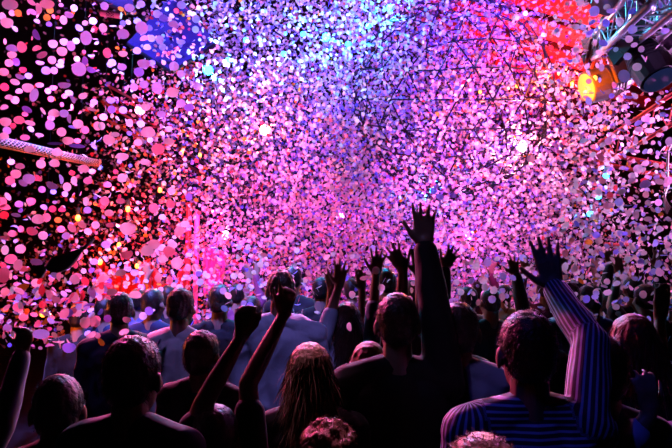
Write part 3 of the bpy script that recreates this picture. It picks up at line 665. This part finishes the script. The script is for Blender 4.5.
# ------------------------------------------------------------------ confetti: the pieces that show largest, one by one
def disc_mesh(name, curl, m, seg=14):
    V = [(0, 0, 0)]; Fc = []
    for r in (.55, 1.0):
        for i in range(seg):
            a = 2*math.pi*i/seg; V.append((r*math.cos(a), r*math.sin(a), 0))
    V = np.array(V)*.5; V[:, 2] = curl*(V[:, 0]**2)*1.2-curl*.35*V[:, 1]*V[:, 0]
    for i in range(seg):
        j = (i+1) % seg; Fc.append((0, 1+i, 1+j)); Fc.append((1+i, 1+seg+i, 1+seg+j, 1+j))
    me = bpy.data.meshes.new(name); me.from_pydata(V.tolist(), [], Fc); me.materials.append(m); me.polygons.foreach_set('use_smooth', [True]*len(Fc)); me.update(); return me
DM = {(k, c): disc_mesh('paper_disc', cv, PM[k]) for k in PM for c, cv in enumerate((0.0, .35, -.35, .7))}
HP = """10,4.5,15,11,0,p;18,13,7,7,0,o;31,2,10,5,-45,p;39,8.5,11,6,90,p;47,4,14,9,0,p;50,10,7,7,0,o;47,17.5,7,7,0,o;63.5,20,9,7,90,p;74,8,7,7,0,p;61,5,5,4,0,l;69,15,9,6,-20,l;49,24,6,5,0,v;37,21,6,4,-30,p;36,35,11,6,-70,v;93,21,8,7,0,p;86,38,14,11,80,l;79,28,8,6,-40,l;71,46,10,8,90,l;64,42,8,7,0,p;53,44,9,8,0,p;62,51.5,10,9,0,p;76,41,7,6,0,p;22,47,11,9,90,m;12,48,11,7,-10,l;12,55,9,7,0,p;16,62,8,7,90,v;9,63,8,8,0,p;36.5,48,9,5,20,m;42,55,11,6,25,m;40,63,8,4,-10,m;52,60,8,8,0,p;61,62,6,6,0,l;60,66,8,4,-10,p;46,70.5,9,8,0,l;54,70.5,7,7,0,l;79,69,14,14,0,l;91,70,9,6,-20,v;85,61,9,6,80,v;77,59,6,6,0,p;23,70,7,6,0,r;3.5,72,10,8,0,p;28.5,76,7,6,0,l;20,77,9,5,-20,l;3,17,9,6,90,p;7,23,12,10,0,p;15,28.5,7,4,-50,p;12,13,6,6,0,p;5,41.5,6,3,85,p;91.5,56,7,2.5,0,p;85,23,6,5,20,p;59,28,6,2,0,p;32,11.5,9,5,-25,m;
104.5,6,8,8,0,l;129.5,8,10,8,0,l;141,4,8,7,0,l;123,23,6,5,0,v;123,34,12,10,0,l;141.5,28,13,12,90,l;137.5,21,8,6,0,l;149,28,7,6,0,v;144,38,9,5,15,m;151.5,38.5,8,7,0,l;160,40,9,8,90,l;147,47,8,6,0,l;137,50.5,8,7,0,l;157,14,8,8,0,l;163.5,18,9,7,0,v;173.5,24,11,7,-15,l;181.5,5,9,8,0,l;196,19,8,8,0,l;195.5,29.5,7,7,0,l;144,64,13,9,0,l;152,63,7,6,0,v;139,72,10,9,0,v;122,67,9,7,0,l;174,66,10,9,0,l;112,62.5,8,7,0,l;103,28,9,8,90,p;107,53,10,8,90,m;123,54,9,6,0,p;113,26,7,1.5,0,p;181,74,8,8,0,l;162.5,47,7,7,0,l;178.5,56,7,4,-20,l;181,42,9,5,0,l;
4.5,87,8,8,0,r;15,82,9,6,-20,p;28,88,11,9,0,p;34,95,14,8,70,l;9,97,8,5,0,p;15,100,8,8,0,p;39.5,85,8,5,0,p;4,107,8,5,20,p;19,91,7,5,10,p;27,109.5,10,6,-30,v;48,91,6,6,0,l;53.5,88,7,5,0,m;64.5,85.5,12,6,0,l;51,99,6,6,0,m;62,104.5,5,4,90,m;69,93,8,6,-20,p;73,99,9,4,-65,l;83,96,9,6,20,p;94,102,7,6,0,l;54,113,11,8,0,p;64,113.5,9,8,0,l;51,118,7,6,0,m;50,125,10,9,90,l;69,119,9,4,90,l;78,124,10,9,0,p;85,130,8,8,0,m;5.5,122,11,9,0,p;19,120,10,8,0,m;25,114,6,5,0,m;30,123,10,5,-15,p;31,129,7,5,-50,p;7,130.5,8,8,0,l;13,125.5,6,5,0,r;3.5,136,10,7,0,p;25,137.5,9,6,0,m;29.5,149,10,7,0,p;61.5,132,9,9,0,p;68,141,11,8,0,p;77.5,141,7,5,0,m;57,152,10,8,0,p;39.5,135,8,4,-10,p;77,146,16,4,-5,v;55,143.5,15,3,0,v;97.5,126,9,8,90,p;93.5,146,8,4,-60,l;92,109.5,10,3,-15,p;43,111,8,3,-60,p;73,127,9,3,-10,l;
144,84.5,9,8,0,l;134,87,8,8,0,l;157,88,12,11,90,l;172.5,92.5,12,10,0,p;111,100.5,9,6,0,l;111.5,109.5,8,8,0,v;103.5,117,8,7,0,p;101.5,126,8,7,90,p;109,140,12,10,-20,p;145.5,107.5,10,7,0,p;148,132,14,11,0,p;141,124,8,7,0,p;158,149,13,11,0,m;122.5,157,12,8,0,p;169,141.5,11,7,0,p;123,110,8,7,0,l;138,142.5,8,7,0,p;150,140,6,6,0,p;181,103,9,8,0,l;189,107.5,10,8,0,v;161.5,114,9,7,0,l;197,86,8,8,0,l;115,134.5,9,5,0,p;129.5,123,8,7,90,p;169,129,7,6,0,l;
10,180.5,9,9,0,m;16,174,10,9,0,p;11,162,7,6,0,p;20,166,9,6,0,m;29,179,12,10,0,l;23,183,9,6,-35,l;36.5,178,7,6,0,r;41,164,9,9,0,p;54.5,163,10,8,0,p;52,186,12,7,-25,l;42,189.5,7,7,0,m;67,187,9,8,90,p;74,180.5,9,6,90,p;72,173,6,5,0,r;83.5,168.5,11,8,0,p;92,171.5,7,5,0,p;61.5,179,10,4,-80,l;65,194,6,6,0,l;88,180.5,9,7,0,m;31,201.5,9,8,0,m;19,204,8,7,0,l;8,196.5,9,5,-60,p;2,202,10,9,90,m;5,207,10,6,0,m;4,215,9,8,0,r;16,215,9,4,-10,l;44,207,7,5,-30,l;52.5,209,7,7,0,r;62,209.5,7,5,0,r;38,219,12,10,0,p;46.5,217.5,9,8,90,m;58,220,7,6,0,o;32,231.5,11,8,-20,m;43,235.5,9,9,0,p;12,233.5,8,7,0,m;21,229,7,6,90,m;4.5,238,9,4,0,m;87.5,210,8,7,0,l;86,201.5,9,6,90,p;72,228,10,7,-50,p;95.5,225,8,8,0,p;88,231.5,8,7,-30,p;66,236,8,7,0,l;61,229,8,7,0,m;15,226,8,2,-15,l;82,225,9,6,-30,p;
128,229,16,13,0,p;153.5,208,10,10,0,m;109,213,9,7,0,p;122,178,9,9,0,p;104.5,201,9,9,0,m;179.5,231,10,9,0,p;107.5,184.5,8,6,0,m;185,224,9,7,0,p;171.5,191,8,8,0,p;189,197,8,7,90,v;170.5,204,9,8,0,m;162.5,217,7,6,0,p;110,225,8,5,0,m;145,162,10,6,0,p;120.5,201,9,6,0,m;
11,259,12,10,0,m;5,250,10,7,90,p;20.5,249,10,9,0,p;36.5,262,12,7,-10,l;59,266,12,7,-5,p;21.5,290,9,6,0,m;23,269,9,6,0,m;36,283,9,9,0,p;17,284.5,7,5,0,m;10,293.5,8,6,90,l;18,307,10,10,0,m;23.5,317,9,8,0,m;67,313,12,9,15,v;77,276,9,6,0,m;76,255,13,12,0,p;3,275,16,12,90,m;127,255,12,8,10,m;147,250.5,13,11,0,p;154,244.5,12,10,0,p;162.5,259,9,9,0,p;169,251.5,12,10,-20,m;177,263,12,12,0,p;120.5,272.5,11,7,15,p;158,278,10,7,90,p;112,292,11,7,0,p;135,294.5,13,8,0,p;162,247.5,8,7,0,p;173,245,9,7,0,p;179.5,287,7,6,0,p;175,297.5,6,6,0,r;177,311.5,8,8,0,p;106,244.5,9,8,0,l;
632.5,29.5,9,9,0,l;606,23,8,7,-60,v;594,11.5,11,10,90,l;624,76,13,11,-60,l;665,31,8,6,0,l;640,61,7,7,0,l;637,67,9,8,0,p;621.5,34,6,6,0,l;603,43,9,6,-25,v;611,11,9,5,0,l;607,7,7,6,0,p;626.5,42,7,6,0,p;583,27,7,6,0,l;575.5,27,8,6,0,p;638,169,9,9,0,p;645,184,11,8,20,l;619,202,8,8,0,l;608,206,10,7,0,m;658.5,202.5,7,7,0,p;636,215,8,6,90,p;648,203,6,6,0,p;648,219,8,5,0,p;638,229,6,6,0,p;632,176,7,7,0,p;668.5,180.5,8,8,0,p;659.5,181.5,9,6,-15,p;650.5,130.5,6,5,0,p;638,123,8,5,30,l;669,141.5,9,7,90,p;630,97.5,8,3,0,l;
340,315,7,7,0,p;346,336,7,7,0,p;349,327,9,5,-80,p;334,351.5,6,5,30,p;376,270.5,8,8,0,p;420.5,257.5,7,7,0,l;255.5,356,9,7,10,p;244.6,319,8,5,80,p;127,320,9,6,-10,p;124,332,10,6,20,p;122,345,10,9,0,m;101,352,9,4,25,v;160.5,342.7,9,6,70,l;143,316,8,8,0,p;149,311,9,8,-60,v;174,360,6,5,20,l;181.5,360.5,6,6,0,l;172.5,367,8,6,0,p;41,334,16,10,0,l;69,348,13,10,0,v;616,307,7,6,0,p;643,294.5,8,7,90,p;652,345,7,7,0,v;453,301,12,6,10,l;531,158.5,8,8,0,m;433.6,191,7,7,0,v;453,195.5,7,5,0,v;440,197,8,6,-10,v;408,152,7,6,0,v;457,88,6,5,0,v"""
# landmarks that a label can name
LM = [(10, 10, 'in the topmost dark corner'), (60, 12, 'under the edge of the topmost dark corner'), (95, 20, 'by the short reddish lattice tube'), (140, 22, 'beside the blue gauze panel'),
      (185, 20, 'before the blue gauze panel'), (20, 62, 'in the dark some way above the lattice tube'), (75, 58, 'in the dark facing the blue gauze panel'), (140, 68, 'under the blue gauze panel'), (185, 70, 'by the added cyan lantern at the panel corner'),
      (12, 105, 'just above the outer end of the lattice tube'), (60, 105, 'just above the middle of the lattice tube'), (105, 115, 'at the tip of the lattice tube'), (160, 112, 'before the thin red-lit truss'), (155, 148, 'before the lower red-lit truss'),
      (20, 145, 'across the lattice tube, outer part'), (70, 148, 'across the lattice tube, inner part'), (15, 185, 'under the outer end of the lattice tube'), (60, 185, 'under the middle of the lattice tube'), (110, 185, 'above the bright amber lamp'),
      (175, 200, 'beyond the bright amber lamp'), (15, 228, 'by the picture edge over the waved black jacket'), (50, 228, 'right over the waved black jacket'), (92, 225, 'below the lattice tube tip'), (128, 232, 'under the bright amber lamp'),
      (15, 262, 'at the tail of the waved black jacket'), (65, 268, 'under the waved black jacket'), (150, 250, 'over the bright red folded drape'), (115, 275, 'before the red drape'), (20, 305, 'beside the low amber lamp'), (65, 335, 'below the low amber lamp in the dark'),
      (140, 300, 'over the person with prominent ears'), (120, 335, 'by the head with prominent ears'), (172, 300, 'over the pale t-shirt'), (175, 362, 'on the pale t-shirt'), (598, 18, 'before the red sloping ceiling'), (635, 40, 'between the silver trusses'), (630, 75, 'by the orange-lit moving light'), (665, 30, 'by the large black moving light'),
      (645, 125, 'at the pink-lit truss'), (645, 175, 'under the red truss beam'), (612, 204, 'near the small added cyan lantern'), (648, 212, 'in the black gap under the cable loops'), (345, 330, 'on the long dark hair'), (376, 270, 'at her raised wrist'), (420, 257, 'beside the thick raised arm'), (250, 340, 'by the two bare raised arms'),
      (640, 305, 'beside the pale flat hand'), (652, 345, 'on the black clothing near the edge'), (453, 301, 'over the rim-lit head'), (531, 158, 'before the brightest added lantern'), (440, 193, 'over the highest raised hand'), (430, 110, 'before the geodesic globe')]
pieces = []
for e in HP.replace('\n', '').split(';'):
    if e.strip():
        q = e.split(','); pieces.append([float(x) for x in q[:5]]+[q[5].strip()])
ctr = np.array([(p[0], p[1]) for p in pieces])
tries = 0
while len(pieces) < 298 and tries < 4000:
    tries += 1
    if random.random() < .45: x, y = random.uniform(0, 170), random.uniform(0, 300)
    else: x, y = random.uniform(565, 672), random.uniform(85, 280)
    if min((x-p[0])**2+(y-p[1])**2 for p in pieces) < 60: continue
    a = random.uniform(6.5, 8.5); pieces.append([x, y, a, a*random.choice((.35, .5, .7, .85, 1)), random.uniform(-80, 80), random.choice('pppmll')])
print('pieces', len(pieces))
info = []
for (x, y, a, b, an, k) in pieces:
    sz = random.uniform(.046, .058)
    if a >= 10: sz = .056
    sz *= 1.0; d = max(1.9, min(6.0, sz*F/a)); zone = min(LM, key=lambda q: (q[0]-x)**2+(q[1]-y)**2)[2]
    if 225 < x < 560 and y < 260: d *= 1.0
    rat = min(1, b/a); sh = 'round' if rat > .84 else ('oval' if rat > .45 else 'thin')
    info.append((x, y, a, rat, an, k, d, zone, sh))
groups = {}
for i, q in enumerate(info): groups.setdefault((q[7], q[5], q[8]), []).append(i)
ORD = ['highest', 'second highest', 'third highest', 'fourth highest', 'fifth highest', 'sixth highest', 'seventh highest', 'eighth highest', 'ninth highest', 'tenth highest']
lab = {}
for (zone, k, sh), ids in groups.items():
    ids.sort(key=lambda i: info[i][1])
    for r, i in enumerate(ids):
        base = '%s %s paper disc %s' % (sh, PNAME[k], zone)
        if len(ids) == 1: lab[i] = base
        else: lab[i] = ('lowest ' if r == len(ids)-1 else ORD[r]+' ')+base
for i, (x, y, a, rat, an, k, d, zone, sh) in enumerate(info):
    c = P(x, y, d); view = (CAM-c).normalized(); R0 = RT.cross(view).normalized(); ex = view.cross(R0).normalized()*-1
    ex = (RT-view*RT.dot(view)).normalized(); ey = view.cross(ex).normalized(); t = math.radians(an)
    X = ex*math.cos(t)+ey*math.sin(t); Yp = -ex*math.sin(t)+ey*math.cos(t); tau = math.acos(min(1, max(.12, rat)))*random.choice((-1, 1))
    N = view*math.cos(tau)+Yp*math.sin(tau); Y = N.cross(X); dia = a*d/F
    o = bpy.data.objects.new('confetti_piece', DM[(k, random.choice((0, 1, 2) if rat > .3 else (0, 3)))])
    mtx = Matrix((X, Y, N)).transposed().to_4x4(); mtx.translation = c; o.matrix_world = mtx @ Matrix.Scale(dia, 4)
    COL.objects.link(o); tag(o, lab[i], 'confetti', 'largest confetti pieces in the air')
# ------------------------------------------------------------------ the rest of the cloud: one object
# the density follows the blowers: very dense over the stage, thin at both sides
def dens(px, py):
    # relative piece count per pixel area, from control points
    C = [(0, 0, .1), (60, 60, .1), (0, 120, .12), (60, 120, .2), (60, 180, .4), (0, 240, .5), (50, 300, 1.2), (120, 40, .45), (110, 110, .8), (120, 170, 1.2), (120, 230, 1.4), (130, 280, 1.1), (180, 30, 1.3), (180, 100, 1.9), (180, 160, 1.9), (180, 230, 1.7), (60, 330, .7),
         (230, 30, 2.6), (240, 90, 3.4), (230, 160, 3.4), (230, 230, 2.8), (290, 20, 2.6), (290, 90, 3.8), (300, 160, 3.9), (300, 230, 3.9), (300, 280, 3.0), (360, 20, 3.8), (370, 90, 4.2), (370, 160, 4.2), (370, 240, 4.0), (430, 40, 4.2), (440, 110, 4.4), (440, 180, 4.4), (440, 250, 4.0),
         (490, 20, 3.0), (510, 90, 3.6), (510, 170, 4.6), (510, 240, 4.2), (530, 15, 1.5), (550, 20, .9), (555, 50, .9), (555, 80, 1.4), (560, 140, 3.4), (560, 200, 3.8), (560, 260, 3.4), (600, 20, .7), (600, 80, 1.2), (600, 130, 1.5), (600, 190, 1.9), (600, 250, 1.8), (600, 290, 1.2), (650, 20, .2), (650, 80, .3), (650, 130, .5), (640, 180, .7), (650, 230, .7), (650, 280, .8), (672, 200, .5)]
    w = 0; s = 0
    for cx, cy, v in C:
        k = 1/(((px-cx)**2+(py-cy)**2)/900.+.15)**2; w = w+k; s = s+k*v
    return s/w
NT = 62000
px = rng.uniform(-60, 732, NT*3); py = rng.uniform(-60, 352, NT*3)
D = dens(px, py); D = D*(1-.45*np.clip((1.6-D)/1.2, 0, 1)); keep = rng.uniform(0, 4.7, NT*3) < D; px, py, D = px[keep], py[keep], D[keep]
n = len(px)
near = np.clip((2.6-D)/2.2, 0, 1)
u = rng.uniform(0, 1, n)
dmin = 7.2-near*np.where(px < 300, 1.6, 3.2); dmax = 13.0-near*np.where(px < 300, 1.5, 3.5)
d = (dmin**3+(dmax**3-dmin**3)*u)**(1/3.)          # evenly through the volume
side = rng.uniform(0, 1, n) < .05
d[side & (px > 560)] = rng.uniform(3.5, 6, (side & (px > 560)).sum())
ne = 900; px = np.concatenate([px, rng.uniform(90, 680, ne)]); py = np.concatenate([py, rng.triangular(235, 285, 338, ne)]); d = np.concatenate([d, rng.uniform(3.9, 7, ne)])
ne = 170; px = np.concatenate([px, rng.uniform(-5, 112, ne)]); py = np.concatenate([py, rng.triangular(255, 300, 352, ne)]); d = np.concatenate([d, rng.uniform(2.8, 5, ne)])
X = (px-336)/F*d; Yc = (224-py)/F*d
ct, st_ = math.cos(TH), math.sin(TH)
wx = X; wy = d*ct-Yc*st_; wz = 1.8+d*st_+Yc*ct
ok = (wz > .9) & (wz < 7.0) & ~((wz < 1.75) & (wy < 4.0) & (wx > -.9))
slope = np.where(wx > RX, RZ-(RZ-EZ)*(wx-RX)/(X1-RX), RZ-(RZ-EZ)*(RX-wx)/(RX-X0)); ok &= wz < slope-.25
ok &= wy < Y1-.2
for o in PEOPLE:
    for z0, z1, r in ((0, 1.55, .34), (1.5, 1.95, .17)):
        ok &= ~(((wx-o.location.x)**2+(wy-o.location.y)**2 < r*r) & (wz > z0) & (wz < z1))
gl = np.sqrt((wx-gc.x)**2+(wy-gc.y)**2+(wz-gc.z)**2); ok &= (np.abs(gl-GR) > .05)
c = np.stack([wx, wy, wz], 1)[ok]; n = len(c); print('stuff confetti', n)
seg = 8
ang = np.arange(seg)*2*math.pi/seg
base = np.concatenate([[[0, 0, 0]], np.stack([np.cos(ang), np.sin(ang), 0*ang], 1)])*.5
q = rng.normal(size=(n, 4)); q /= np.linalg.norm(q, axis=1)[:, None]
a_, b_, c_, d_ = q.T
R = np.stack([np.stack([1-2*(c_*c_+d_*d_), 2*(b_*c_-a_*d_), 2*(b_*d_+a_*c_)], 1), np.stack([2*(b_*c_+a_*d_), 1-2*(b_*b_+d_*d_), 2*(c_*d_-a_*b_)], 1), np.stack([2*(b_*d_-a_*c_), 2*(c_*d_+a_*b_), 1-2*(b_*b_+c_*c_)], 1)], 1)
curl = rng.uniform(-.8, .8, n); sz = rng.uniform(.040, .056, n)
L = np.repeat(base[None], n, 0); L[:, :, 2] = curl[:, None]*L[:, :, 0]**2
V = np.einsum('nij,nkj->nki', R, L)*sz[:, None, None]+c[:, None, :]
tri = np.array([(0, 1+i, 1+(i+1) % seg) for i in range(seg)])
Fa = (tri[None]+(np.arange(n)*(seg+1))[:, None, None]).reshape(-1, 3)
me = bpy.data.meshes.new('confetti_cloud'); me.vertices.add(n*(seg+1)); me.vertices.foreach_set('co', V.ravel())
nf = len(Fa); me.loops.add(nf*3); me.loops.foreach_set('vertex_index', Fa.ravel().astype(np.int32)); me.polygons.add(nf); me.polygons.foreach_set('loop_start', (np.arange(nf)*3).astype(np.int32))
me.update(calc_edges=True)
me.polygons.foreach_set('use_smooth', [True]*nf)
keys = list('pmrolv'); pr = np.array([.66, .07, .02, .01, .16, .08]); pr2 = np.array([.46, .20, .10, .05, .12, .07])     # more red on the left: red light of that zone put into the paper
pick = np.where(c[:, 0]/c[:, 1] < -.2, rng.choice(6, n, p=pr2), rng.choice(6, n, p=pr))
colr = np.array([(*PAPER[k], 1) for k in keys])[pick]
at = me.attributes.new('paper', 'FLOAT_COLOR', 'POINT'); at.data.foreach_set('color', np.repeat(colr, seg+1, 0).astype(np.float32).ravel())
tag(link('confetti_cloud', me, PSTUFF), 'dense cloud of small tissue paper confetti discs filling the air over the stage', 'confetti', None, 'stuff')

w = bpy.data.worlds.new('world'); sc.world = w; w.use_nodes = True
w.node_tree.nodes['Background'].inputs[0].default_value = (.02, .008, .03, 1); w.node_tree.nodes['Background'].inputs[1].default_value = .05
sc.view_settings.view_transform = 'Standard'; sc.view_settings.look = 'None'; sc.view_settings.gamma = 1; sc.view_settings.use_curve_mapping = False
sc.view_settings.exposure = .62
sc.cycles.use_denoising = True
sc.cycles.max_bounces = 5; sc.cycles.diffuse_bounces = 0; sc.cycles.glossy_bounces = 2; sc.cycles.transmission_bounces = 3
sc.cycles.sample_clamp_indirect = 4; sc.cycles.caustics_reflective = False; sc.cycles.caustics_refractive = False
